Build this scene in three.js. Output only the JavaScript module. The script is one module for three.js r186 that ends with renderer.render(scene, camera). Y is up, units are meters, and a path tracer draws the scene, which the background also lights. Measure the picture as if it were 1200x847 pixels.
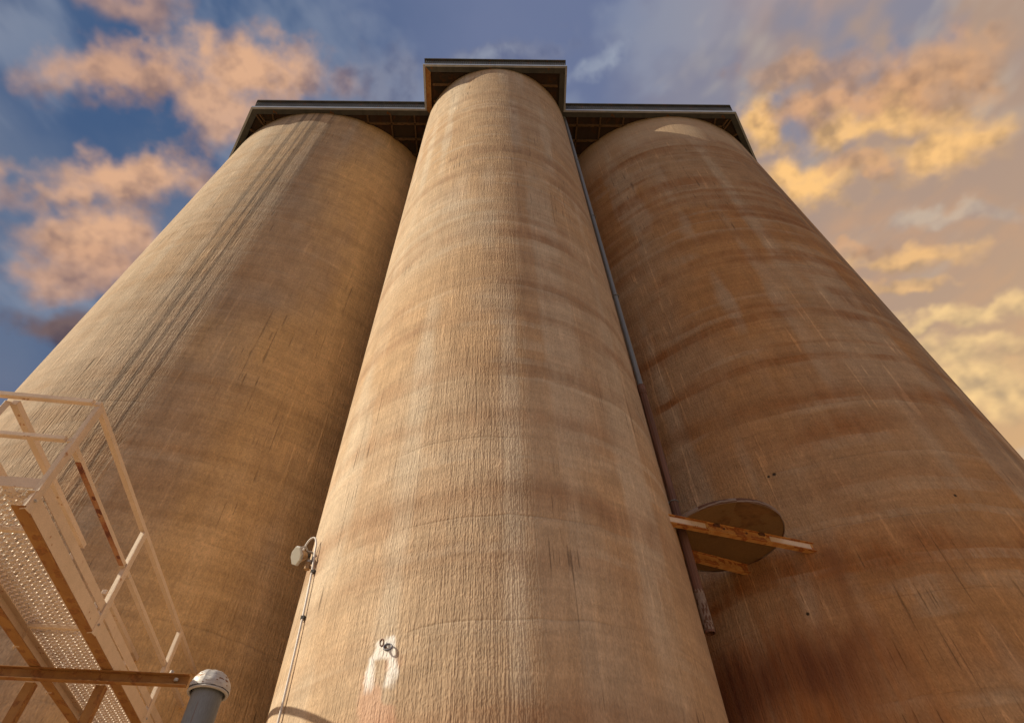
import * as THREE from 'three';
import { mergeGeometries } from 'three/addons/utils/BufferGeometryUtils.js';

// ------------------------------------------------------------------ camera
const scene = new THREE.Scene();
const camera = new THREE.PerspectiveCamera(60.72, 1024 / 722, 0.1, 3000);
camera.position.set(0, 1.65, 0);
camera.rotation.order = 'YXZ';
camera.rotation.set(0.89641, 0, -0.03432);

// ------------------------------------------------------------------ sun, exposure
const SUN_AZ = THREE.MathUtils.degToRad(-101.7), SUN_EL = THREE.MathUtils.degToRad(35);
const sunDir = new THREE.Vector3(Math.sin(SUN_AZ) * Math.cos(SUN_EL), Math.sin(SUN_EL), -Math.cos(SUN_AZ) * Math.cos(SUN_EL));
const sun = new THREE.DirectionalLight(new THREE.Color(1.0, 0.875, 0.63), 5);
sun.position.copy(sunDir).multiplyScalar(80).add(new THREE.Vector3(0, 10, -9));
sun.target.position.set(0, 10, -9);
sun.castShadow = true;
sun.shadow.mapSize.set(4096, 4096);
Object.assign(sun.shadow.camera, { left: -30, right: 30, top: 30, bottom: -30, near: 1, far: 200 });
scene.add(sun, sun.target);
const renderer = new THREE.WebGLRenderer({ antialias: true });
renderer.setSize(1024, 722);
renderer.toneMapping = THREE.LinearToneMapping;
renderer.toneMappingExposure = 1.12;
renderer.shadowMap.enabled = true;

// ------------------------------------------------------------------ noise
function rng(seed) { let s = seed >>> 0; return () => { s = (s + 0x6d2b79f5) | 0; let t = Math.imul(s ^ (s >>> 15), 1 | s); t = (t + Math.imul(t ^ (t >>> 7), 61 | t)) ^ t; return ((t ^ (t >>> 14)) >>> 0) / 4294967296; }; }
const LN = 512, LAT = (() => { const r = rng(77), a = new Float32Array(LN * LN); for (let i = 0; i < a.length; i++) a[i] = r(); return a; })();
function n2(x, y) {                                     // value noise 0..1
  const xi = Math.floor(x), yi = Math.floor(y); let fx = x - xi, fy = y - yi;
  fx = fx * fx * (3 - 2 * fx); fy = fy * fy * (3 - 2 * fy);
  const x0 = xi & 511, x1 = (xi + 1) & 511, y0 = (yi & 511) << 9, y1 = ((yi + 1) & 511) << 9;
  const a = LAT[y0 + x0], b = LAT[y0 + x1], c = LAT[y1 + x0], d = LAT[y1 + x1];
  return a + (b - a) * fx + (c - a) * fy + (a - b - c + d) * fx * fy;
}
function fbm2(x, y, o) { let s = 0, a = 0.5, t = 0; for (let i = 0; i < o; i++) { s += a * n2(x, y); t += a; a *= 0.5; x = x * 2.03 + 17.3; y = y * 2.03 + 9.1; } return s / t; }
function n3(x, y, z) {
  const zi = Math.floor(z); let f = z - zi; f = f * f * (3 - 2 * f);
  const o = zi * 37.7, p = (zi + 1) * 37.7;
  const a = n2(x + o, y + o * 1.7), b = n2(x + p, y + p * 1.7);
  return a + (b - a) * f;
}
function fbm3(x, y, z, o) { let s = 0, a = 0.5, t = 0; for (let i = 0; i < o; i++) { s += a * n3(x, y, z); t += a; a *= 0.5; x = x * 2.07 + 5.1; y = y * 2.07 + 11.7; z = z * 2.07 + 3.3; } return s / t; }
const sst = (a, b, x) => { x = Math.min(1, Math.max(0, (x - a) / (b - a))); return x * x * (3 - 2 * x); };
const s2l = (v) => { v /= 255; return v <= 0.04045 ? v / 12.92 : Math.pow((v + 0.055) / 1.055, 2.4); };
const l2s = (v) => 255 * (v <= 0.0031308 ? 12.92 * v : 1.055 * Math.pow(v, 1 / 2.4) - 0.055);
const lin = (r, g, b) => [s2l(r), s2l(g), s2l(b)];

// ------------------------------------------------------------------ sky: air and clouds only
{
  const W = 2048, H = 2048, SK = 1 / 1.12, data = new Float32Array(W * H * 4), D = Math.PI / 180;
  const PINK = lin(214, 168, 136), PINK2 = lin(206, 160, 130), GOLD = lin(246, 194, 128), ORANGE = lin(222, 167, 118), WHITE = lin(200, 188, 172), YEL = lin(250, 210, 148), GREYB = lin(126, 128, 146), MAUVE = lin(112, 92, 92), STEEL = lin(158, 166, 182);
  // azimuth, elevation, half lengths (deg), tilt of the long axis (deg), colour, strength
  const blobs = [
    [-68.4, 58.4, 4.9, 1.8, 60, PINK2, .9], [-58.6, 66.4, 6.2, 2.6, 52, PINK, 1.0], [-56.6, 62.6, 3.2, 2.6, 52, PINK, .85], [-58.3, 53.7, 5.8, 1.9, 52, PINK, 1.0], [-61.6, 50.0, 1.9, .9, 52, PINK, .7],
    [-55.9, 48.6, 4.8, 2.2, 46, PINK, 1.0], [-54.4, 46.3, 4.4, 1.6, 44, PINK2, .8], [-52.3, 41.9, 2.4, 1.6, 38, MAUVE, .95], [-67, 45, 3.6, 1.5, 50, PINK2, .7], [-75, 62, 3, 1.4, 62, PINK2, .6],
    [51.0, 62.3, 2.1, 2.1, -45, GOLD, 1.0], [49.6, 56.5, 3.2, 1.6, -47, GOLD, 1.0], [62.0, 57.0, 6.0, 1.5, -50, ORANGE, .8], [60.5, 55.6, 4.5, 1.3, -45, GOLD, .9], [62.3, 50.5, 3.8, 1.7, -45, GOLD, .95], [62.5, 61.5, 5.2, 1.1, -58, ORANGE, .55],
    [69.7, 54.6, 3.6, 1.8, -60, ORANGE, .6], [56.9, 47.6, 3.8, .8, -46, WHITE, .5], [50.6, 41.5, 4.8, .7, -33, YEL, .8], [52.7, 46.1, 3.9, .7, -44, GOLD, .7], [46.5, 37.0, 4.6, 2.2, -36, YEL, .85], [49.5, 39.2, 4.5, .9, -34, YEL, .7],
    [-38.4, 72.9, 4.2, 2.4, 33, GREYB, .6], [31.5, 74.7, 3.0, .9, -5, STEEL, .55], [0.8, 77.7, 5.5, .9, 8, GREYB, .55], [-8, 77, 4, .8, 20, STEEL, .35], [55.7, 54.1, 2.7, .8, -53, ORANGE, .5], [49.8, 45.3, 3.4, .5, -43, GOLD, .6], [47.6, 50.4, 2.2, .5, -40, ORANGE, .5],
  ].map(([az, el, rx, ry, t, c, k]) => {
    az *= D; el *= D; t *= D;
    const ce = Math.cos(el), se = Math.sin(el), ca = Math.cos(az), sa = Math.sin(az), ct = Math.cos(t), st = Math.sin(t);
    const E = [ca, 0, sa], N = [-sa * se, ce, ca * se];
    return { C: [sa * ce, se, -ca * ce], U: E.map((e, i) => e * ct + N[i] * st), V: E.map((e, i) => -e * st + N[i] * ct), rx: rx * D, ry: ry * D, c, k };
  });
  const BLUE = lin(66, 92, 130), BLUE2 = lin(96, 112, 140), TOP = lin(112, 122, 154), MAU = lin(176, 150, 133), WARM = lin(228, 182, 124), DUST = lin(205, 170, 140), HAZE = lin(150, 168, 200);
  const mix = (a, b, t) => [a[0] + (b[0] - a[0]) * t, a[1] + (b[1] - a[1]) * t, a[2] + (b[2] - a[2]) * t];
  const sgn = (v) => (v < 0 ? -1 : 1), GAP = lin(136, 136, 152);
  for (let j = 0; j < H; j++) {
    const el = ((j + 0.5) / H - 0.5) * Math.PI, y = Math.sin(el), ce = Math.cos(el), eld = el / D;
    for (let i = 0; i < W; i++) {
      const lo = ((i + 0.5) / W - 0.5) * 2 * Math.PI, x = Math.cos(lo) * ce, z = Math.sin(lo) * ce, o = (j * W + i) * 4;
      let c;
      if (eld < -4) { data[o] = .16; data[o + 1] = .12; data[o + 2] = .09; data[o + 3] = 1; continue; }
      const az = Math.atan2(x, -z) / D;                                    // 0 ahead, + right
      const side = x;                                                       // -1 left .. 1 right
      const f1 = fbm3(x * 5 + 9, y * 9 + 3, z * 5 + 7, 5);
      c = mix(BLUE, BLUE2, sst(.35, .7, f1));
      c = mix(c, TOP, sst(-.48, -.02, side + (f1 - .5) * .35) * .85);
      c = mix(c, HAZE, sst(-.1, .6, z) * .6);
      c = mix(c, MAU, sst(.12, .5, side + (f1 - .5) * .3) * (1 - .75 * sst(0, .5, z)));
      c = mix(c, DUST, sst(42, 8, eld) * (.3 + .45 * sst(.35, -.3, z)));
      c = mix(c, WARM, sst(50, 20, eld) * sst(.1, .5, side) * (1 - .8 * sst(-.35, .25, z)));
      c = mix(c, GAP, sst(.46, .62, fbm3(x * 6 + 71, y * 13 + 8, z * 6 + 33, 4)) * sst(.1, .3, side) * sst(42, 54, eld) * .95);
      // thin veils
      const st = fbm3(x * 7 + y * 3 + 31, y * 22 + 5, z * 7 + 2, 5);
      c = mix(c, mix(STEEL, ORANGE, sst(.22, .5, side)), sst(.52, .75, st) * .35);
      c = mix(c, WHITE, sst(.58, .8, fbm3(x * 9 + 3, y * 30 + 15, z * 9 + 12, 4)) * .35 * sst(.0, .3, side));
      // the rest of the cloud field, outside the photograph's view as well
      const view = Math.abs(az) < 78 && eld > 30;
      if (!view) {
        const q = fbm3(x / (y + .25) * 1.6 + 40, 3, z / (y + .25) * 1.6 + 20, 5);
        c = mix(c, z > -.1 ? WHITE : side > 0 ? GOLD : PINK, sst(.52, .72, q) * .7 * sst(78, 90, Math.max(Math.abs(az), 118 - eld)));
      }
      const wx = (fbm3(x * 26, y * 26, z * 26, 4) - .5), wy = (fbm3(x * 26 + 50, y * 26 + 9, z * 26 + 30, 4) - .5);
      if (view || Math.abs(az) < 86 && eld > 26) {
        const bump = fbm3(x * 34 + 7, y * 34, z * 34 + 3, 6), det = bump - .5;
        const lift = fbm3(x * 34 + 7 + .35 * sgn(x), y * 34 + .45, z * 34 + 3.1, 4) - fbm3(x * 34 + 7, y * 34, z * 34 + 3, 4);   // relief of the billows
        for (const b of blobs) {
          const d = x * b.C[0] + y * b.C[1] + z * b.C[2];
          if (d < .93) continue;
          const u = (x * b.U[0] + y * b.U[1] + z * b.U[2]) + wx * .075, v = (x * b.V[0] + y * b.V[1] + z * b.V[2]) + wy * .06;
          const r = Math.sqrt((u / b.rx) ** 2 + (v / b.ry) ** 2) + det * 1.5;
          const a = sst(1.55, .32, r) * b.k;
          if (a > 0) {
            const t = Math.min(1, Math.max(0, .62 + .3 * v / b.ry - lift * 2.6 + .25 * (1 - r)));
            c = mix(c, [b.c[0] * (.52 + .56 * t), b.c[1] * (.55 + .53 * t), b.c[2] * (.7 + .36 * t)], a);
          }
        }
      }
      // brightness of the air round the sun
      const g = x * sunDir.x + y * sunDir.y + z * sunDir.z, gl = 3 * Math.exp((g - 1) * 45);
      data[o] = (c[0] + gl) * SK; data[o + 1] = (c[1] + gl * .8) * SK; data[o + 2] = (c[2] + gl * .55) * SK; data[o + 3] = 1;
    }
  }
  const t = new THREE.DataTexture(data, W, H, THREE.RGBAFormat, THREE.FloatType);
  t.mapping = THREE.EquirectangularReflectionMapping; t.magFilter = t.minFilter = THREE.LinearFilter; t.needsUpdate = true;
  scene.background = t; scene.environment = t;
}

// ------------------------------------------------------------------ helpers
const used = {};
function numbered(n) { const k = (used[n] = (used[n] ?? -1) + 1); return k ? n + '_' + String(k).padStart(3, '0') : n; }
function thing(name, label, category, [x, y, z], turn = 0, group) {
  const o = new THREE.Group(); o.name = numbered(name); o.position.set(x, y, z); o.rotation.y = turn;
  o.userData = { label, category }; if (group) o.userData.group = group; scene.add(o); return o;
}
function part(name, geo, m, parent, label, kind) {
  const o = new THREE.Mesh(Array.isArray(geo) ? mergeGeometries(geo.map((g) => { g = g.index ? g.toNonIndexed() : g; return g; })) : geo, m);
  o.name = name; o.castShadow = o.receiveShadow = true; if (label) o.userData.label = label; if (kind) o.userData.kind = kind; parent.add(o); return o;
}
function uvBox(g) {                                      // uv in metres from the dominant axis
  g = g.index ? g.toNonIndexed() : g; const p = g.attributes.position, n = g.attributes.normal, uv = new Float32Array(p.count * 2);
  for (let i = 0; i < p.count; i++) { const a = Math.abs(n.getX(i)), b = Math.abs(n.getY(i)), c = Math.abs(n.getZ(i)); const X = p.getX(i), Y = p.getY(i), Z = p.getZ(i); if (a >= b && a >= c) { uv[2 * i] = Z; uv[2 * i + 1] = Y; } else if (b >= c) { uv[2 * i] = X; uv[2 * i + 1] = Z; } else { uv[2 * i] = X; uv[2 * i + 1] = Y; } }
  g.setAttribute('uv', new THREE.BufferAttribute(uv, 2)); return g;
}
function box(x0, x1, y0, y1, z0, z1, bev = 0.004) {       // box with small chamfers
  const w = x1 - x0, h = y1 - y0, d = z1 - z0; bev = Math.min(bev, w * .25, h * .25, d * .25);
  const s = new THREE.Shape(); s.moveTo(-w / 2 + bev, -h / 2 + bev); s.lineTo(w / 2 - bev, -h / 2 + bev); s.lineTo(w / 2 - bev, h / 2 - bev); s.lineTo(-w / 2 + bev, h / 2 - bev); s.closePath();
  const g = new THREE.ExtrudeGeometry(s, { depth: d - 2 * bev, bevelEnabled: true, bevelThickness: bev, bevelSize: bev, bevelSegments: 1 });
  g.translate((x0 + x1) / 2, (y0 + y1) / 2, z0 + bev); return uvBox(g);
}
function beamBetween(a, b, w, h) {                        // box bar from a to b, h is its upright size
  const A = new THREE.Vector3(...a), B = new THREE.Vector3(...b), l = A.distanceTo(B), g = box(-w / 2, w / 2, -h / 2, h / 2, 0, l);
  const m = new THREE.Matrix4().lookAt(B, A, new THREE.Vector3(0, 1, 0)); g.applyMatrix4(m); g.translate(A.x, A.y, A.z); return g;
}
function cyl(a, b, r0, r1 = r0, seg = 16, open = false) {
  const A = new THREE.Vector3(...a), B = new THREE.Vector3(...b), l = A.distanceTo(B), g = new THREE.CylinderGeometry(r1, r0, l, seg, 1, open);
  g.translate(0, l / 2, 0); g.applyQuaternion(new THREE.Quaternion().setFromUnitVectors(new THREE.Vector3(0, 1, 0), B.sub(A).normalize())); g.translate(A.x, A.y, A.z); return g.toNonIndexed();
}
const tube = (pts, r, n = 40, seg = 8) => new THREE.TubeGeometry(new THREE.CatmullRomCurve3(pts.map((p) => new THREE.Vector3(...p))), n, r, seg).toNonIndexed();

function tex(N, M, fn, srgb) {
  const d = new Uint8Array(N * M * 4); const c = [0, 0, 0];
  for (let j = 0; j < M; j++) for (let i = 0; i < N; i++) { fn(i, j, c); const o = (j * N + i) * 4; for (let k = 0; k < 3; k++) { let v = srgb ? l2s(Math.max(0, c[k])) : c[k] * 255; d[o + k] = v < 0 ? 0 : v > 255 ? 255 : v; } d[o + 3] = 255; }
  const t = new THREE.DataTexture(d, N, M); t.wrapS = t.wrapT = THREE.RepeatWrapping; t.magFilter = THREE.LinearFilter; t.minFilter = THREE.LinearMipmapLinearFilter; t.generateMipmaps = true; t.anisotropy = 8;
  if (srgb) t.colorSpace = THREE.SRGBColorSpace; t.needsUpdate = true; return t;
}
// metal surface: base, second tone, rust share
function metalMat(seed, base, tone, rust, amount, scale, rough, metal, bump = 0.0008) {
  const N = 512, rustC = rust;
  const map = tex(N, N, (i, j, c) => {
    const x = i / 32, y = j / 32, q = fbm2(x * .5 + seed, y * .5 + seed, 5), r = sst(1 - amount, 1.08 - amount, fbm2(x * .9 + seed * 3, y * .6 + seed, 5) * 1.25 - .12), g = .86 + .28 * n2(i * .7, j * .7);
    const f = fbm2(x * 3 + seed, y * 3, 3);
    for (let k = 0; k < 3; k++) { const b = base[k] + (tone[k] - base[k]) * sst(.3, .7, q); c[k] = (b + (rustC[k] * (.6 + .8 * f) - b) * r) * g; }
  }, true);
  map.repeat.set(1 / scale, 1 / scale);
  const bm = tex(256, 256, (i, j, c) => { c[0] = c[1] = c[2] = fbm2(i / 8 + seed, j / 8, 4); });
  bm.repeat.set(1.7 / scale, 1.7 / scale);
  return new THREE.MeshStandardMaterial({ map, bumpMap: bm, bumpScale: bump, roughness: rough, metalness: metal });
}

// ------------------------------------------------------------------ ground
{
  const disc = (name, r, y, map, size, label, wob) => {
    const n = 160, pos = [0, y, 0], uv = [0, 0], idx = [];
    for (let k = 0; k < n; k++) { const a = k / n * 2 * Math.PI, q = r * (1 + wob * (fbm2(Math.cos(a) * 2 + 9, Math.sin(a) * 2 + 4, 4) - .5)), x = Math.cos(a) * q, z = -Math.sin(a) * q; pos.push(x, y, z); uv.push(x / size, z / size); idx.push(0, 1 + k, 1 + (k + 1) % n); }
    const g = new THREE.BufferGeometry(); g.setAttribute('position', new THREE.Float32BufferAttribute(pos, 3)); g.setAttribute('uv', new THREE.Float32BufferAttribute(uv, 2)); g.setIndex(idx); g.computeVertexNormals();
    return part(name, g, new THREE.MeshStandardMaterial({ map, roughness: 1 }), scene, label, 'structure');
  };
  const two = (b, d, f) => tex(1024, 1024, (i, j, c) => {
    const x = i / 64, y = j / 64, q = fbm2(x * f, y * f, 5), g = n2(i * .9, j * .9), p = sst(.6, .8, fbm2(x * 6, y * 6, 3));
    for (let k = 0; k < 3; k++) c[k] = (b[k] + (d[k] - b[k]) * sst(.35, .65, q)) * (.8 + .35 * g) * (1 - .25 * p);
  }, true);
  disc('ground', 1500, 0, two([.15, .115, .065], [.10, .085, .04], .6), 16, 'dry grass and red earth plain around the silos', 0);
  disc('bounce_apron', 19, .004, two([.50, .365, .225], [.42, .28, .155], .9), 16, 'unseen pale sandy yard added at the foot of the silos to bounce light', .25);  // out of view, added to throw sunlight back onto the lower walls
}

// ------------------------------------------------------------------ silos
const TOP = 24.326;                                      // underside of the roof
const LIFT = 1.15;
// concrete poured in lifts: colour and relief over half the shell, facing angle th0 in the middle
function siloMaps(seed, R, opt) {
  const N = 2048, M = 2048, HH = 24.6, r = rng(seed * 991 + 5);
  const tone = [], bandK = [], bandW = [], bandC = []; for (let k = 0; k < 30; k++) { tone.push(r() - .5); bandK.push(.25 + .9 * r()); bandW.push(.16 + .26 * r()); bandC.push(.2 + .55 * r()); }
  const hgt = new Float32Array(N * M), half = Math.PI * R;
  const col = new Uint8Array(N * M * 4), bmp = new Uint8Array(N * M * 4), S = seed * 13.7;
  const c = [0, 0, 0];
  for (let j = 0; j < M; j++) {
    const y = (j + .5) / M * HH;
    for (let i = 0; i < N; i++) {
      const th = ((i + .5) / N - .5) * Math.PI, s = th * R;
      const wob = (n2(s * .7 + S, y * .25) - .5) * .16 + (n2(s * 4 + S, y * 2) - .5) * .04;
      const f0 = (y + wob + 50 * LIFT) / LIFT, k = (Math.floor(f0) - 50 + 30) % 30, f = (f0 - Math.floor(f0)) * LIFT;
      const broad = fbm2(s * .45 + S, y * .3 + S, 4), patch = fbm2(s * 1.3 + S * 2, y * .8, 4);
      const st1 = n2(s * 34 + S, y * 1.25 + S), st2 = n2(s * 13 + S, y * .35), st3 = n2(s * 3.2 + S, y * .16 + 5), st4 = n2(s * 75 + S, y * 3.1);
      const gr = n2(s * 120, y * 80 + S), gr2 = n2(s * 45 + 3, y * 34 + S);
      const drip = sst(.35, .75, st2) * .35;
      const arc = sst(.54, .76, n2(37.3 + S, (y + wob * 1.3) * 4.3)) * sst(.36, .6, fbm2(s * .8 + S * 4, y * 1.1, 3)) * (.45 + .7 * n2(s * 15 + S, y * 1.7));
      const arcP = sst(.66, .78, n2(91.7 + S, (y + wob) * 5.6)) * sst(.42, .62, fbm2(s * .7 + S * 6, y * 1.4 + 5, 3)) * (.3 + .8 * n2(s * 24 + S, y * 2.6));
      // stain band above each joint, hanging down unevenly
      const bw = bandW[k] + drip * .35 + (patch - .5) * .3;
      const bc = bandC[k] + (n2(s * .8 + k * 5.1, y * .3 + S) - .5) * .3, bd = Math.abs(f - bc) / (bw * .85);
      let band = Math.exp(-bd * bd * 1.6) * bandK[k] * sst(.3, .62, fbm2(s * .55 + k * 7.3 + S, y * .8, 4)) * (.55 + .6 * n2(s * 9 + S, y * 1.1 + 3));
      const top = sst(LIFT - .18, LIFT - .02, f) * sst(.45, .7, n2(s * 1.1 + k * 3 + S, k * 5.5)) ;
      const joint = Math.max(sst(.022, .006, f), sst(LIFT - .012, LIFT, f)) * sst(.55, .75, n2(s * .9 + k * 9.1, k * 3.7 + S));
      const b = opt.base, d = opt.dark, o = opt.orange, p = opt.pale;
      const e1 = sst(.38, .66, broad) * .75, e2 = sst(.42, .7, patch) * .55;
      for (let q = 0; q < 3; q++) {
        let v = b[q] + (o[q] - b[q]) * e1; v += (p[q] - v) * sst(.5, .72, st3 * .6 + patch * .4) * opt.paleK;
        v += (d[q] - v) * Math.min(1, (band * .5 + arc * .42) * opt.bandK + e2 * .3); v += (p[q] - v) * arcP * .45;
        v += (p[q] - v) * top * .35 * opt.paleK;
        c[q] = v;
      }
      const sp = n2(i * .93 + S, j * .93), sp2 = n2(i * .41, j * .33 + S), mot = fbm2(s * 6 + S, y * 3.2, 3);
      const wisp = fbm2(s * 1.7 + S, (y + wob * .7) * 17, 3), wisp2 = n2(s * 6 + S * 2, (y + wob * .5) * 42);
      let m = (.88 + .24 * wisp) * (.965 + .07 * wisp2) * (1 + tone[k] * .05) * (.9 + .08 * st1 + .1 * st4) * (.9 + .2 * gr) * (.85 + .3 * sp) * (.9 + .2 * sp2) * (.87 + .26 * mot);
      m *= 1 - .16 * joint;
      // dark slits where the render has run
      const slit = sst(.84, .95, n2(s * 52 + S * 3, y * 1.5 + S)) * sst(.5, .72, n2(s * 1.2 + S, y * .5 + 7));
      const white = sst(.8, .95, n2(s * 20 + S * 5, y * 1.2)) * sst(.48, .7, n2(s * 1.6 + 9, y * .7 + S));
      m *= 1 - .5 * slit * opt.slit;
      m *= 1 + .22 * white * opt.dash;
      c[0] *= m; c[1] *= m; c[2] *= m;
      const st5 = n2(s * 150 + S, y * 7);
      let h = .17 * st1 + .08 * st2 + .26 * st4 + .3 * st5 + .34 * gr + .14 * gr2 + .2 * sp2 - .55 * slit - .3 * joint + .35 * white + .05 * tone[k] + .12 * patch ;
      const sm = opt.smooth ? opt.smooth(th, y, n2(s * 2 + S, y)) : 1;
      h = .6 + (h - .6) * sm;
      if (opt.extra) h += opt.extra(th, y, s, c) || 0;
      const q4 = (j * N + i) * 4;
      for (let q = 0; q < 3; q++) { const v = l2s(Math.max(.004, c[q])); col[q4 + q] = v > 255 ? 255 : v; bmp[q4 + q] = Math.max(0, Math.min(255, (h * .6 + .1) * 255)); }
      col[q4 + 3] = bmp[q4 + 3] = 255;
    }
  }
  const mk = (d, srgb) => { const t = new THREE.DataTexture(d, N, M); t.wrapS = t.wrapT = THREE.RepeatWrapping; t.magFilter = THREE.LinearFilter; t.minFilter = THREE.LinearMipmapLinearFilter; t.generateMipmaps = true; t.anisotropy = 16; if (srgb) t.colorSpace = THREE.SRGBColorSpace; t.needsUpdate = true; return t; };
  return { map: mk(col, true), bumpMap: mk(bmp, false) };
}
function silo(label, x, z, R, face, seed, opt) {
  const g = thing('concrete_silo', label, 'silo', [x, 0, z]);
  const A = 256, V = 96, pos = [], nor = [], uv = [], idx = [], HT = TOP + .09;
  for (let j = 0; j <= V; j++) for (let i = 0; i <= A; i++) {
    const u = i / A, th = face - Math.PI / 2 + u * 2 * Math.PI, y = j / V * HT;
    pos.push(Math.sin(th) * R, y, Math.cos(th) * R); nor.push(Math.sin(th), 0, Math.cos(th)); uv.push(u * 2, y / 24.6);
    if (i < A && j < V) { const a = j * (A + 1) + i, b = a + 1, c = a + A + 1, d = c + 1; idx.push(a, b, d, a, d, c); }
  }
  const geo = new THREE.BufferGeometry(); geo.setAttribute('position', new THREE.Float32BufferAttribute(pos, 3)); geo.setAttribute('normal', new THREE.Float32BufferAttribute(nor, 3)); geo.setAttribute('uv', new THREE.Float32BufferAttribute(uv, 2)); geo.setIndex(idx);
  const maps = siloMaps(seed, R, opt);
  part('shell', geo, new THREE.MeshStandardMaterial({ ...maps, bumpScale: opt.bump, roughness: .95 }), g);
  const foot = new THREE.CylinderGeometry(R + .18, R + .22, .5, 96, 1); foot.translate(0, .25, 0);
  part('footing', foot, footMat, g);
  return g;
}
const footMat = new THREE.MeshStandardMaterial({ color: new THREE.Color().setRGB(.33, .25, .18), roughness: 1 });
const DEG = Math.PI / 180;
// centre silo: th from the view axis, + to the right
silo('narrow round concrete silo standing in front, sunlit on its left half', -.3084, -7.9295, 2.6, 0, 3, {
  base: [.46, .34, .238], orange: [.46, .30, .175], dark: [.31, .18, .105], pale: [.54, .445, .35], paleK: .7, bandK: 1.05, slit: 1, dash: 1, bump: .019,
  extra(th, y, s, c) {                                   // white paint round the ring bolt
    const t = th / DEG, h = y - 1.65, n = (fbm2(s * 9, y * 9, 4) - .5) * .09, ss = s + 21.3 * DEG * 2.6;
    const outer = Math.max(Math.abs(ss) - .155 + Math.max(0, h - 2.6) * .25, h - 2.87) + n * 1.2;
    const inner = Math.max(Math.abs(ss + .005) - .055, h - 2.66) + n * .8;
    const a = sst(.02, -.03, outer) * sst(-.02, .03, inner) * sst(2.36, 2.5, h + n * 2) * (.9 + .1 * n2(s * 60, y * 60));
    const pk = sst(.09, -.04, outer) * sst(.35, .6, n2(s * 7 + 3, y * 7)) * sst(2.75, 2.6, h) * .4;
    c[0] += (.62 - c[0]) * pk; c[1] += (.33 - c[1]) * pk; c[2] += (.24 - c[2]) * pk;
    c[0] += (.80 - c[0]) * a; c[1] += (.79 - c[1]) * a; c[2] += (.80 - c[2]) * a;
    return .12 * a;
  },
});
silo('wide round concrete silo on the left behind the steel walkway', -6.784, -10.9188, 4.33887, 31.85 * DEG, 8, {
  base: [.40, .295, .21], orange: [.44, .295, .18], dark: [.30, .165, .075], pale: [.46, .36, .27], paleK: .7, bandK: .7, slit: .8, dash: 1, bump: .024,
  extra(th, y, s, c) {                                   // bounced light from the neighbour silo painted as ochre on the facing flank
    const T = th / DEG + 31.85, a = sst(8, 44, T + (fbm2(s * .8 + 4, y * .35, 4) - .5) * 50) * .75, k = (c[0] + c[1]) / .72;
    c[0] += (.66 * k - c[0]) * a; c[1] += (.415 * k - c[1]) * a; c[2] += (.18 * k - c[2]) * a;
    const d = sst(.6, .82, n2(s * 11 + 3, y * .09 + 8)) * sst(-14, -2, T) * sst(17, 8, T) * (.6 + .5 * n2(s * 30, y * 1.3)) * .5;   // long dark drip lines
    c[0] *= 1 - d; c[1] *= 1 - d; c[2] *= 1 - d * .95; return -.12 * d;
  },
});
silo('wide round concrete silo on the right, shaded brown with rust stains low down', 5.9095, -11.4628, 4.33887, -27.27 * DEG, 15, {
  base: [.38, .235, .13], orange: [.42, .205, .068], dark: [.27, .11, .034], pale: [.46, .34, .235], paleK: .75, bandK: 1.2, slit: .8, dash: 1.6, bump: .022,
  extra(th, y, s, c) {
    const h = y - 1.65, T = th / DEG - 27.27;   // T: angle from the view axis
    const w = (fbm2(s * 1.2, y * .8, 4) - .5);
    // rust washed down below the platform
    const a = sst(4.6, 3.4, h + w * 1.8) * sst(-10, -34, T + w * 26) * (.55 + .5 * n2(s * 16, y * .5));
    const lv = .75 + .5 * n2(s * 21, y * 2.3);
    c[0] += (.38 * lv - c[0]) * a * .85; c[1] += (.138 * lv - c[1]) * a * .85; c[2] += (.034 * lv - c[2]) * a * .85;
    const run = sst(.16, .02, Math.abs((T + 22.9) * DEG * 4.33887 + (n2(y * 2, 3) - .5) * .12)) * sst(4.98, 4.9, h) * sst(3.2, 4.9, h) * (.4 + .5 * n2(s * 40, y * .8));
    c[0] += (.22 - c[0]) * run; c[1] += (.09 - c[1]) * run; c[2] += (.035 - c[2]) * run;
    const r = sst(.75, .1, Math.abs(h - 3.45 + w * 1.1)) * sst(-16, -33, T + w * 24) * (.55 + .4 * n2(s * 13, y * .7));
    c[0] += (.12 - c[0]) * r; c[1] += (.034 - c[1]) * r; c[2] += (.014 - c[2]) * r;
    const up = sst(19.6, 21.4, h + w) * .55;                 // paler tone painted in to brighten the sunlit wedge under the eaves
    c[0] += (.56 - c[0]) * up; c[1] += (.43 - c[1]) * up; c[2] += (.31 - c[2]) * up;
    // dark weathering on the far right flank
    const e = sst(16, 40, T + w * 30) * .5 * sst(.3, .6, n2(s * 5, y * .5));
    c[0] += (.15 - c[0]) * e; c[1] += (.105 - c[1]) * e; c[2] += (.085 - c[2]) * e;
    let hole = 0;                                         // old fixing holes
    for (const [a, b, q] of [[-26.5, 6.36, .03], [-25.3, 6.37, .038], [4.4, 5.53, .03], [-29.9, 4.15, .03]]) hole = Math.max(hole, sst(q, q * .45, Math.hypot((T - a) * DEG * 4.33887, y - 1.65 - b)));
    c[0] *= 1 - .93 * hole; c[1] *= 1 - .93 * hole; c[2] *= 1 - .93 * hole;
    return -.4 * hole;
  },
});

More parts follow.
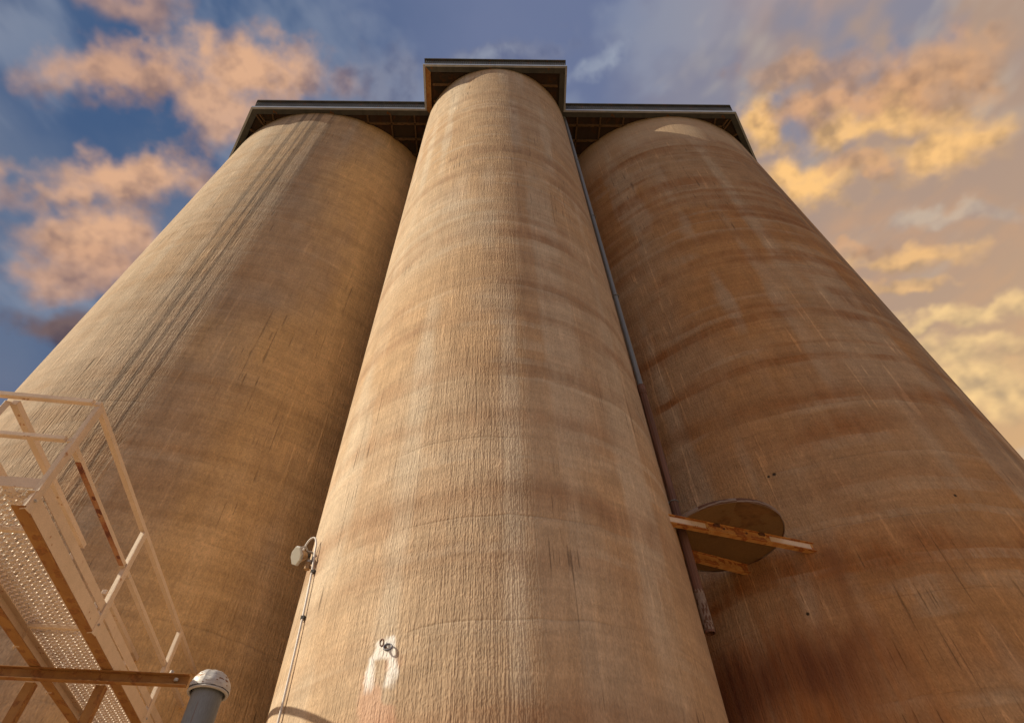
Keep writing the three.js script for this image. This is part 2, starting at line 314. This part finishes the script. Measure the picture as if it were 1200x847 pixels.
// ------------------------------------------------------------------ materials
const RUST = [.17, .065, .022];
const zinc = metalMat(2, [.34, .37, .44], [.42, .45, .52], RUST, .12, 2, .5, .55);
const fasciaM = metalMat(5, [.06, .06, .062], [.085, .082, .08], RUST, .18, 2, .7, .3);
const timber = metalMat(7, [.115, .066, .036], [.15, .088, .048], [.06, .03, .014], .35, 1.2, .95, 0);
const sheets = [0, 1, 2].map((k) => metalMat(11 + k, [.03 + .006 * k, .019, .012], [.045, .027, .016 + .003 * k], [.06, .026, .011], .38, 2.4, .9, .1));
const cream = metalMat(21, [.60, .47, .36], [.65, .51, .40], [.34, .15, .06], .17, 1.0, .55, 0);
const creamRust = metalMat(23, [.26, .085, .03], [.40, .20, .09], [.15, .04, .015], .5, .8, .65, 0);
const gratingM = metalMat(25, [.62, .52, .46], [.68, .58, .52], RUST, .3, .6, .45, .2);
const galv = metalMat(27, [.40, .39, .40], [.50, .49, .50], RUST, .3, .5, .55, .35);
const pipeGrey = metalMat(29, [.14, .155, .18], [.19, .205, .23], RUST, .15, 1.6, .55, .35);
const pipeRust = metalMat(31, [.13, .065, .05], [.18, .085, .06], [.10, .04, .02], .45, .9, .75, .1);
const pipeEnd = metalMat(32, [.20, .145, .12], [.25, .19, .16], [.10, .04, .02], .4, .9, .75, .1);
const channelRust = metalMat(33, [.52, .28, .09], [.45, .20, .055], [.30, .10, .026], .4, .9, .75, .05);
const channelBrown = metalMat(34, [.34, .175, .055], [.29, .14, .045], [.25, .105, .032], .4, .8, .8, .05);
const plateM = metalMat(35, [.165, .095, .04], [.185, .105, .042], [.15, .075, .027], .35, 1.4, .8, .05);
const whiteConduit = new THREE.MeshStandardMaterial({ color: new THREE.Color().setRGB(.58, .55, .56), roughness: .5 });
const darkM = new THREE.MeshStandardMaterial({ color: new THREE.Color().setRGB(.05, .045, .045), roughness: .6 });
const lensM = new THREE.MeshPhysicalMaterial({ color: new THREE.Color().setRGB(.57, .58, .56), roughness: .25, clearcoat: .6 });
const bronze = metalMat(39, [.42, .27, .14], [.48, .32, .18], RUST, .3, .3, .5, .2);

// ------------------------------------------------------------------ roof over the silos
{
  const roof = thing('silo_roof', 'dark iron roof with flat boxed eaves capping all three silos', 'roof', [-.3084, 0, -7.9295], .043);
  // plan outline, x right, d away from the viewer
  const P = [[-2.44, -2.67], [2.38, -2.67], [2.42, -1.22], [8.57, -1.22], [11.22, 2.57], [11.22, 3.95], [8.57, 7.75], [-8.57, 7.75], [-11.22, 3.95], [-11.22, 2.57], [-8.57, -1.22], [-2.48, -1.22]];
  const shape = (pts) => { const s = new THREE.Shape(); pts.forEach(([x, d], i) => (i ? s.lineTo(x, d) : s.moveTo(x, d))); s.closePath(); return s; };
  const slab = (pts, y0, y1) => { const g = new THREE.ExtrudeGeometry(shape(pts), { depth: y1 - y0, bevelEnabled: false }); g.rotateX(-Math.PI / 2); g.translate(0, y0, 0); return uvBox(g); };
  part('roof_deck', slab(P, TOP + .80, TOP + .85), fasciaM, roof);
  part('ceiling', slab(P.map(([x, d]) => [x * .995, d * .985]), TOP + .115, TOP + .15), sheets[0], roof);
  // fascia sheets: corrugated iron standing on each edge, outward face towards the outside
  const edge = (i) => [P[i], P[(i + 1) % P.length]];
  for (let i = 0; i < P.length; i++) {
    const [a, b] = edge(i), L = Math.hypot(b[0] - a[0], b[1] - a[1]), ux = (b[0] - a[0]) / L, ud = (b[1] - a[1]) / L, nx = ud, nd = -ux;   // outward normal in plan
    const n = Math.max(2, Math.round(L / .0254)), pos = [], idx = [];
    for (let k = 0; k <= n; k++) { const w = .012 * Math.sin(k * Math.PI / 1.5), t = L * k / n; for (const [yy, off] of [[TOP + .05, w], [TOP + .80, w], [TOP + .05, w - .02], [TOP + .80, w - .02]]) pos.push(a[0] + ux * t + nx * off, yy, -(a[1] + ud * t + nd * off)); }
    for (let k = 0; k < n; k++) { const q = k * 4, r = q + 4; idx.push(q, r, r + 1, q, r + 1, q + 1, q + 2, q + 3, r + 3, q + 2, r + 3, r + 2, q, q + 2, r + 2, q, r + 2, r); }
    const g = new THREE.BufferGeometry(); g.setAttribute('position', new THREE.Float32BufferAttribute(pos, 3)); g.setIndex(idx); g.computeVertexNormals();
    part('fascia_sheet', uvBox(g), fasciaM, roof);
    // flashing along the bottom edge and the rim along the top
    const nrm = (q) => { const [c0, c1] = edge((q + P.length) % P.length), l = Math.hypot(c1[0] - c0[0], c1[1] - c0[1]); return [(c1[1] - c0[1]) / l, -(c1[0] - c0[0]) / l]; };
    const mitre = (pt, n0, n1, o) => { const k = o / (1 + n0[0] * n1[0] + n0[1] * n1[1]); return [pt[0] + (n0[0] + n1[0]) * k, pt[1] + (n0[1] + n1[1]) * k]; };
    const strip = (o0, o1, y0, y1) => slab([mitre(a, nrm(i - 1), nrm(i), o0), mitre(b, nrm(i), nrm(i + 1), o0), mitre(b, nrm(i), nrm(i + 1), o1), mitre(a, nrm(i - 1), nrm(i), o1)], y0, y1);
    part('flashing', strip(.045, -.02, TOP - .02, TOP + .1), zinc, roof);
    part('edge_board', strip(-.0225, -.2, TOP + .005, TOP + .06), i === 11 ? channelBrown : fasciaM, roof);  // left board of the front bay coloured brown to stand for bounced light
    part('roof_rim', strip(.06, -.02, TOP + .73, TOP + .795), fasciaM, roof);
  }
  // joists, every one a piece of its own
  const J = .05, jy0 = TOP + .012, jy1 = TOP + .113;
  const joist = (a, b, w = J, m = timber, name = 'joist') => part(name, beamBetween([a[0], (jy0 + jy1) / 2, -a[1]], [b[0], (jy0 + jy1) / 2, -b[1]], w, jy1 - jy0), m, roof);
  for (const s of [-1, 1]) {
    for (let k = 0; k < 7; k++) joist([s * (2.92 + .834 * k), -1.04], [s * (2.92 + .834 * k), 3]);
    const cx = 8.57, cd = -1.25, hx = -2.22 / 5, hd = 4.48 / 5;                       // hip pair from the corner towards the silo's axis
    for (const o of [-.07, .07]) joist([s * (cx - .12 + o), cd + .24 - o * .1], [s * (cx - .12 + o + hx * 3), cd + .24 + hd * 3]);
    for (let k = 1; k < 5; k++) { const t = k * .8, x = cx + .568 * t, d = cd + .823 * t; joist([s * (x - .19 * .823), d + .19 * .568], [s * (x - 2.2 * .823), d + 2.2 * .568]); }
    for (const d of [-.72, -.17, .4, .95]) joist([s * 2.5, d], [s * 8.3, d], .07, timber, 'purlin');
  }
  for (const d of [-2.06, -1.5, -.95]) joist([-2.2, d], [2.15, d], .08, timber, 'purlin');
  // lining sheets between the joists
  for (const s of [-1, 1]) for (let k = 0; k < 6; k++) {
    const x0 = 2.92 + .834 * k + .03, x1 = x0 + .834 - .06; const a = Math.min(s * x0, s * x1), b = Math.max(s * x0, s * x1);
    part('ceiling_panel', box(a, b, TOP + .098, TOP + .112, -1.6, 1.04), sheets[(k * 2 + (s > 0 ? 1 : 0)) % 3], roof);
  }
  for (let k = 0; k < 6; k++) part('ceiling_panel', box(-2.2 + k * .72, -2.2 + k * .72 + .71, TOP + .098, TOP + .112, 1.0, 2.44), sheets[k % 3], roof);
}

// ------------------------------------------------------------------ downpipe
{
  const r = 7.45, az = 17.42 * DEG, X = r * Math.sin(az), Z = -r * Math.cos(az);
  const t = thing('downpipe', 'long thin downpipe running down the right side of the front silo', 'pipe', [X, 0, Z]);
  const yc = 1.65 + 1.07 * r, yb = 1.65 + .487 * r;
  part('pipe', cyl([0, yc, 0], [-.03, TOP - .1, .01], .05, .05, 20), pipeGrey, t, 'grey galvanised upper length of pipe');
  part('pipe_elbow', tube([[-.03, TOP - .12, .01], [-.03, TOP - .02, .02], [-.08, TOP + .05, .1], [-.12, TOP + .06, .2]], .05, 20, 14), pipeGrey, t);
  const low = new THREE.LatheGeometry([[.061, yc - yb], [.061, 0.002], [.0605, 0], [.054, 0], [.0535, .002], [.0535, yc - yb]].map(([a, b]) => new THREE.Vector2(a, b)).reverse(), 20); low.translate(.0, yb, 0);
  part('pipe', low, pipeRust, t, 'rust brown lower length of pipe with open end');
  part('coupling', cyl([0, yc - .12, 0], [0, yc + .1, 0], .069, .069, 20), pipeRust, t);
  part('sleeve', cyl([0, yb + .03, 0], [0, yb + .55, 0], .064, .064, 20, true), pipeEnd, t, 'dull grey brown band near the open end');
  for (const y of [7.2, 12.6, 16.4, 20.3]) part('bracket', [uvBox(new THREE.TorusGeometry(.062, .009, 6, 20).rotateX(Math.PI / 2).translate(0, y, 0)), box(-.12, -.05, y - .015, y + .015, -.012, .012)], pipeGrey, t);
}

// ------------------------------------------------------------------ round platform between the silos
{
  const cx = 2.87, cz = -7.33, y0 = 1.65 + 5.085;
  const t = thing('round_platform', 'round steel plate on two rusty channels bridging front and right silos', 'platform', [cx, y0 - .12, cz]);
  const lathe = (pts) => new THREE.LatheGeometry(pts.map(([a, b]) => new THREE.Vector2(a, b)), 72);
  part('plate', lathe([[0, .0], [.79, .0], [.79, .05], [0, .05]]).translate(0, .12, 0), plateM, t);
  part('rim', lathe([[.792, -.012], [.806, -.01], [.806, .05], [.792, .05], [.792, -.012]]).translate(0, .12, 0), pipeEnd, t, 'greyish brown rim band round the plate');
  const channel = (a, b, name) => {                       // toe-out channel: web plus two flanges
    const A = new THREE.Vector3(a[0] - cx, 0, -a[1] - cz), B = new THREE.Vector3(b[0] - cx, 0, -b[1] - cz), L = A.distanceTo(B), th = Math.atan2(-(B.z - A.z), B.x - A.x);
    const g = [box(0, L, -.02, .115, -.06, -.052), box(0, L, -.02, -.011, -.0515, .03), box(0, L, .106, .115, -.0515, .03), box(0, L, -.0105, .1055, .0, .006)];
    g.forEach((q) => { q.rotateY(th); q.translate(A.x, 0, A.z); });
    return part(name, g, channelRust, t);
  };
  channel([1.93, 6.735], [4.44, 7.633], 'channel');
  channel([2.24, 7.50], [3.50, 8.09], 'channel');
  const th = Math.atan2(7.59 - 6.735, 4.32 - 1.93);
  for (const [a, b] of [[.06, .62], [1.62, 2.28]]) { const g = box(a, b, .012, .09, .0063, .0075, .0003); g.rotateY(th); g.translate(1.93 - cx, 0, -6.735 - cz); part('paint_patch', g, cream, t, 'worn cream paint left on the front channel'); }
  for (const s of [.75, 1.45]) { const q = box(s, s + .09, .116, .16, -.02, .03, .003); q.rotateY(th); q.translate(1.93 - cx, -.045, -6.735 - cz); part('cleat', q, pipeRust, t); }
  for (const [ex, ez, yy] of [[4.27, 7.50, .05]]) { const q = new THREE.CylinderGeometry(.05, .062, .05, 20); q.rotateX(Math.PI / 2); q.rotateY(-.4); q.translate(ex - cx, yy, -ez - cz); part('grout_collar', uvBox(q), footMat, t, 'rough concrete collar where the front channel enters the silo'); }
  for (const s of [.9, 1.25]) { const q = new THREE.CylinderGeometry(.016, .016, .012, 6); q.rotateX(Math.PI / 2); q.translate(s, .06, .012); q.rotateY(th); q.translate(1.93 - cx, 0, -6.735 - cz); part('bolt', q, pipeRust, t); }
}

// ------------------------------------------------------------------ floodlight, conduit, ring bolt
{
  const C = [-.3084, -7.9295], on = (deg, h, off = 0) => [C[0] + Math.sin(deg * DEG) * (2.6 + off), 1.65 + h, C[1] + Math.cos(deg * DEG) * (2.6 + off)];
  const c0 = on(-50.3, 0, .03);
  const con = thing('conduit', 'thin pale conduit climbing the sunlit silo and hooking over to the floodlight', 'conduit', [c0[0], 0, c0[2]]);
  const rel = (p, o) => [p[0] - o[0], p[1] - o[1], p[2] - o[2]], O = [c0[0], 0, c0[2]];
  const lampAt = [-2.66, 1.65 + 4.40, -6.40];
  const line = [on(-50.3, -1.6, .03), on(-50.6, 2.9, .03), on(-53.2, 4.1, .035), on(-54.4, 4.45, .05)].map((p) => rel(p, O));
  part('riser', tube(line, .0125, 40, 10), whiteConduit, con);
  const hook = [on(-54.4, 4.45, .05), on(-55.0, 4.58, .055), on(-55.6, 4.66, .08), on(-56.6, 4.66, .115), on(-57.6, 4.60, .14), on(-58.3, 4.53, .15)].map((p) => rel(p, O));
  part('hook', tube(hook, .0115, 40, 10), whiteConduit, con);
  for (const [d, h] of [[-51.9, 3.55], [-53.4, 4.15]]) { const p = rel(on(d, h, .02), O); part('clip', box(p[0] - .022, p[0] + .022, p[1] - .02, p[1] + .02, p[2] - .02, p[2] + .028), darkM, con); }

  const lamp = thing('floodlight', 'small floodlight with pale square lens bracketed to the left edge of the front silo', 'floodlight', lampAt);
  // head looks out to the left of the viewer and down
  const head = new THREE.Matrix4().lookAt(new THREE.Vector3(-.42, -.50, .76), new THREE.Vector3(0, 0, 0), new THREE.Vector3(.45, 1, .1));
  const lens = (w, h, z0, z1, bev) => { const s = new THREE.Shape(); const k = .3; s.moveTo(-w, -h * k); s.lineTo(-w * .42, -h); s.lineTo(w * .42, -h); s.lineTo(w, -h * k); s.lineTo(w, h * k); s.lineTo(w * .42, h); s.lineTo(-w * .42, h); s.lineTo(-w, h * k); s.closePath(); const g = new THREE.ExtrudeGeometry(s, { depth: z1 - z0 - 2 * bev, bevelEnabled: true, bevelSize: bev, bevelThickness: bev, bevelSegments: 2 }); g.translate(0, 0, z0 + bev); return uvBox(g); };
  part('lens', lens(.068, .098, .018, .04, .006).applyMatrix4(head), lensM, lamp);
  part('bezel', lens(.076, .106, -.005, .022, .005).applyMatrix4(head), galv, lamp);
  const body = new THREE.CylinderGeometry(.088, .045, .12, 10, 1); body.rotateX(Math.PI / 2); body.translate(0, 0, -.062);
  part('housing', uvBox(body).applyMatrix4(head), bronze, lamp);
  const gl = new THREE.CylinderGeometry(.03, .03, .06, 12); gl.rotateX(Math.PI / 2); gl.translate(0, 0, -.15);
  part('cable_gland', uvBox(gl).applyMatrix4(head), darkM, lamp);
  const w = rel(on(-58.6, 4.50, -.01), lampAt), w2 = rel(on(-58.6, 4.33, -.01), lampAt);
  const hb = new THREE.Vector3(0, .095, -.01).applyMatrix4(head), hb2 = new THREE.Vector3(0, .05, -.15).applyMatrix4(head);
  part('bracket', [tube([hb.toArray(), [hb.x * .4 + hb2.x * .6, Math.max(hb.y, hb2.y) + .03, hb.z * .4 + hb2.z * .6], hb2.toArray()], .009, 20, 8), tube([hb2.toArray(), [(hb2.x + w[0]) / 2, hb2.y + .02, (hb2.z + w[2]) / 2], w], .012, 16, 8)], galv, lamp);
  part('sensor', [cyl([w2[0] * .72, w2[1] + .05, w2[2] * .72], [w2[0] * .72, w2[1] - .035, w2[2] * .72], .028, .034, 14), cyl(w2, [w2[0] * .72, w2[1] + .03, w2[2] * .72], .014, .014, 10)], bronze, lamp);
  part('sensor_cap', cyl([w2[0] * .72, w2[1] + .05, w2[2] * .72], [w2[0] * .72, w2[1] + .085, w2[2] * .72], .034, .03, 14), galv, lamp);
  part('wall_plate', box(w[0] - .03, w[0] + .03, w[1] - .09, w[1] + .05, w[2] - .025, w[2] + .02), darkM, lamp);

  const rp = on(-20.8, 2.79, 0);
  const rb = thing('ring_bolt', 'rusty eye with a loose iron ring set in the white paint patch', 'ring bolt', rp, -20.8 * DEG);
  const eye = uvBox(new THREE.TorusGeometry(.026, .0075, 8, 24)); eye.scale(.7, 1.25, 1); eye.rotateZ(.15); eye.translate(-.035, .03, .03);
  part('eye', [eye, cyl([-.01, -.005, -.02], [-.012, -.005, .035], .011, .011, 10)], pipeRust, rb);
  const ring = uvBox(new THREE.TorusGeometry(.042, .0085, 8, 28)); ring.scale(1, .8, 1); ring.rotateX(-.35); ring.rotateZ(-.45); ring.translate(.035, -.025, .03);
  part('ring', ring, new THREE.MeshStandardMaterial({ color: new THREE.Color().setRGB(.12, .12, .15), roughness: .5, metalness: .5 }), rb);
}

// ------------------------------------------------------------------ steel walkway
{
  const H0 = 1.65, t = thing('steel_walkway', 'cream painted steel walkway with angle iron handrails and mesh floor beside left silo', 'walkway', [-3.21, 0, -3.18], 10.14 * DEG);
  // local: x right, -z along the walkway (s)
  const angle = (a, b, wv, wh, inw, m = cream, name = 'handrail', label) => {          // square hollow rail along s
    return part(name, box(Math.min(a[0], a[0] - inw * wh), Math.max(a[0], a[0] - inw * wh), a[1] - wv, a[1], -b[2], -a[2]), m, t, label);
  };
  const top = H0 + 3.63, mid = H0 + 3.235, E = 4.62;
  angle([.0, top, -.02], [.0, top, E], .044, .042, 1);
  angle([.0, mid, -.02], [.0, mid, 1.75], .04, .04, 1, cream, 'knee_rail');
  part('rust_scab', box(-.0405, .0003, mid - .0425, mid - .0402, -1.55, -.2, .0004), creamRust, t, 'dark rust eating the underside of the middle rail');
  angle([.0, mid, 1.76], [.0, mid, E], .04, .04, 1, cream, 'knee_rail');
  // end rails across the near end
  for (const [y, w] of [[top, .044], [mid, .04]]) part('guard_rail', box(-1.35, -.052, y - w, y, .0, .04), cream, t);
  // posts, angle iron
  const post = (x, s, y0, y1, inw) => {
    const g = [box(-.003, .003, y0, y1, -.03, .024), box(Math.min(-.0035 * inw, -inw * .042), Math.max(-.0035 * inw, -inw * .042), y0 + .002, y1 - .002, .0185, .024)];
    g.forEach((q) => { q.rotateY(-.26 * inw); q.translate(x, 0, -s); });
    return part('post', g, cream, t);
  };
  for (const s of [0, 1.6, 3.44]) post(.017, s, H0 + 2.6, top - .052, 1);
  for (const s of [0.03, 1.9, 2.76, 4.0]) post(-.68, s, H0 + 2.6, top - .052, -1);
  // left handrail with a gap for access
  for (const [a, b] of [[.05, 1.93], [2.73, 4.3]]) { angle([-.665, top, a], [-.665, top, b], .05, .05, -1, cream, 'handrail'); angle([-.665, mid, a], [-.665, mid, b], .045, .045, -1, cream, 'handrail'); }
  // floor channels, kick plates
  const chan = (x, inw, name) => part(name, [box(Math.min(x, x - inw * .008), Math.max(x, x - inw * .008), H0 + 2.62, H0 + 2.745, -E, .03), box(Math.min(x - inw * .0085, x - inw * .06), Math.max(x - inw * .0085, x - inw * .06), H0 + 2.736, H0 + 2.745, -E, .03)], cream, t);
  for (const [x, q] of [[.01, 1], [-.67, -1]]) part('flange', box(Math.min(x - q * .0005, x - q * .09), Math.max(x - q * .0005, x - q * .09), H0 + 2.610, H0 + 2.6195, -E, .03), channelBrown, t, 'underside of the floor channel with its shade and ground bounce painted brown');  // brown colour stands in for shade and ground bounce on the underside
  chan(0.01, 1, 'floor_channel'); chan(-.67, -1, 'floor_channel');
  part('kick_plate', box(-.004, .002, H0 + 2.776, H0 + 2.86, -E, .02), cream, t);
  part('kick_plate', box(-.668, -.662, H0 + 2.776, H0 + 2.86, -1.95, .02), cream, t);
  part('kick_plate', box(-.664, -.004, H0 + 2.776, H0 + 2.86, .0, .006), cream, t);
  // expanded mesh floor: rows of thin leaning strands
  const strands = []; const r = rng(5);
  const P = .028, Q = .075;
  for (let s = .01, row = 0; s < 4.3; s += P, row++) for (let x = -.65 + (row % 2) * Q / 2; x < -.03; x += Q) {
    const g = new THREE.BoxGeometry(Q * .56, .0035, .017); g.rotateX(-.75 + (r() - .5) * .25); g.rotateY((row % 2 ? .16 : -.16)); g.translate(x + Q * .25, H0 + 2.757 + (r() - .5) * .003, -s); strands.push(g.toNonIndexed());
    const h = new THREE.BoxGeometry(.006, .012, P * 1.3); h.rotateY(row % 2 ? .9 : -.9); h.translate(x - Q * .02, H0 + 2.757, -s - P / 2); strands.push(h.toNonIndexed());
  }
  part('mesh_floor', strands, gratingM, t, undefined, 'stuff');
  for (let s = .4; s < 2.2; s += 1.35) part('cross_bar', box(-.58, -.078, H0 + 2.70, H0 + 2.733, -s - .015, -s + .015), cream, t);
  // cross beam that carries the floor, with legs
  const by = H0 + 2.607;
  part('cross_beam', [box(-1.3, .66, by - .1, by, -2.29, -2.282), box(-1.3, .66, by - .009, by - .0005, -2.2815, -2.235), box(-1.3, .66, by - .1, by - .091, -2.2815, -2.235)], channelBrown, t, 'rust brown cross beam under the walkway');
  for (const x of [-.62, -.05]) part('leg', box(x - .04, x + .04, 0, by - .102, -2.37, -2.295), channelBrown, t);
  for (const [x, y] of [[.5, by + .012], [.56, by - .05], [-.02, by + .008]]) { const b = new THREE.CylinderGeometry(.018, .018, .024, 6); b.translate(x, y + .002, -2.26); part('bolt', uvBox(b), galv, t); }
  for (const [x, s] of [[.017, 1.6], [.017, 0], [.017, 3.44]]) { const b = new THREE.CylinderGeometry(.011, .011, .014, 6); b.rotateZ(Math.PI / 2); b.translate(x + .006, H0 + 2.68, -s); part('bolt', uvBox(b), galv, t); }
}

// ------------------------------------------------------------------ round vent cowl below the walkway rail
{
  const d = 5.3, az = -26.4 * DEG, X = d * Math.sin(az), Z = -d * Math.cos(az), y = 1.65 + .427 * d;
  const t = thing('vent_cowl', 'dented round galvanised cowl poking up at the bottom beside the walkway', 'vent', [X, 0, Z]);
  const pts = []; for (let k = 0; k <= 14; k++) { const a = k / 14 * 1.6; pts.push(new THREE.Vector2(.15 * Math.sin(a), .15 * Math.cos(a))); }
  const g = new THREE.LatheGeometry(pts.reverse(), 48); const p = g.attributes.position;
  for (let i = 0; i < p.count; i++) { const k = 1 + (fbm3(p.getX(i) * 22 + 5, p.getY(i) * 22, p.getZ(i) * 22 + 9, 3) - .5) * .16; p.setXYZ(i, p.getX(i) * k, p.getY(i) * k, p.getZ(i) * k); } g.computeVertexNormals(); g.translate(0, y - .15, 0);
  part('hood', g, galv, t); part('stem', cyl([0, 0, 0], [0, y - .15, 0], .11, .11, 32), pipeGrey, t); part('collar', uvBox(new THREE.TorusGeometry(.135, .012, 8, 40).rotateX(Math.PI / 2).translate(0, y - .165, 0)), galv, t);
}
renderer.render(scene, camera);
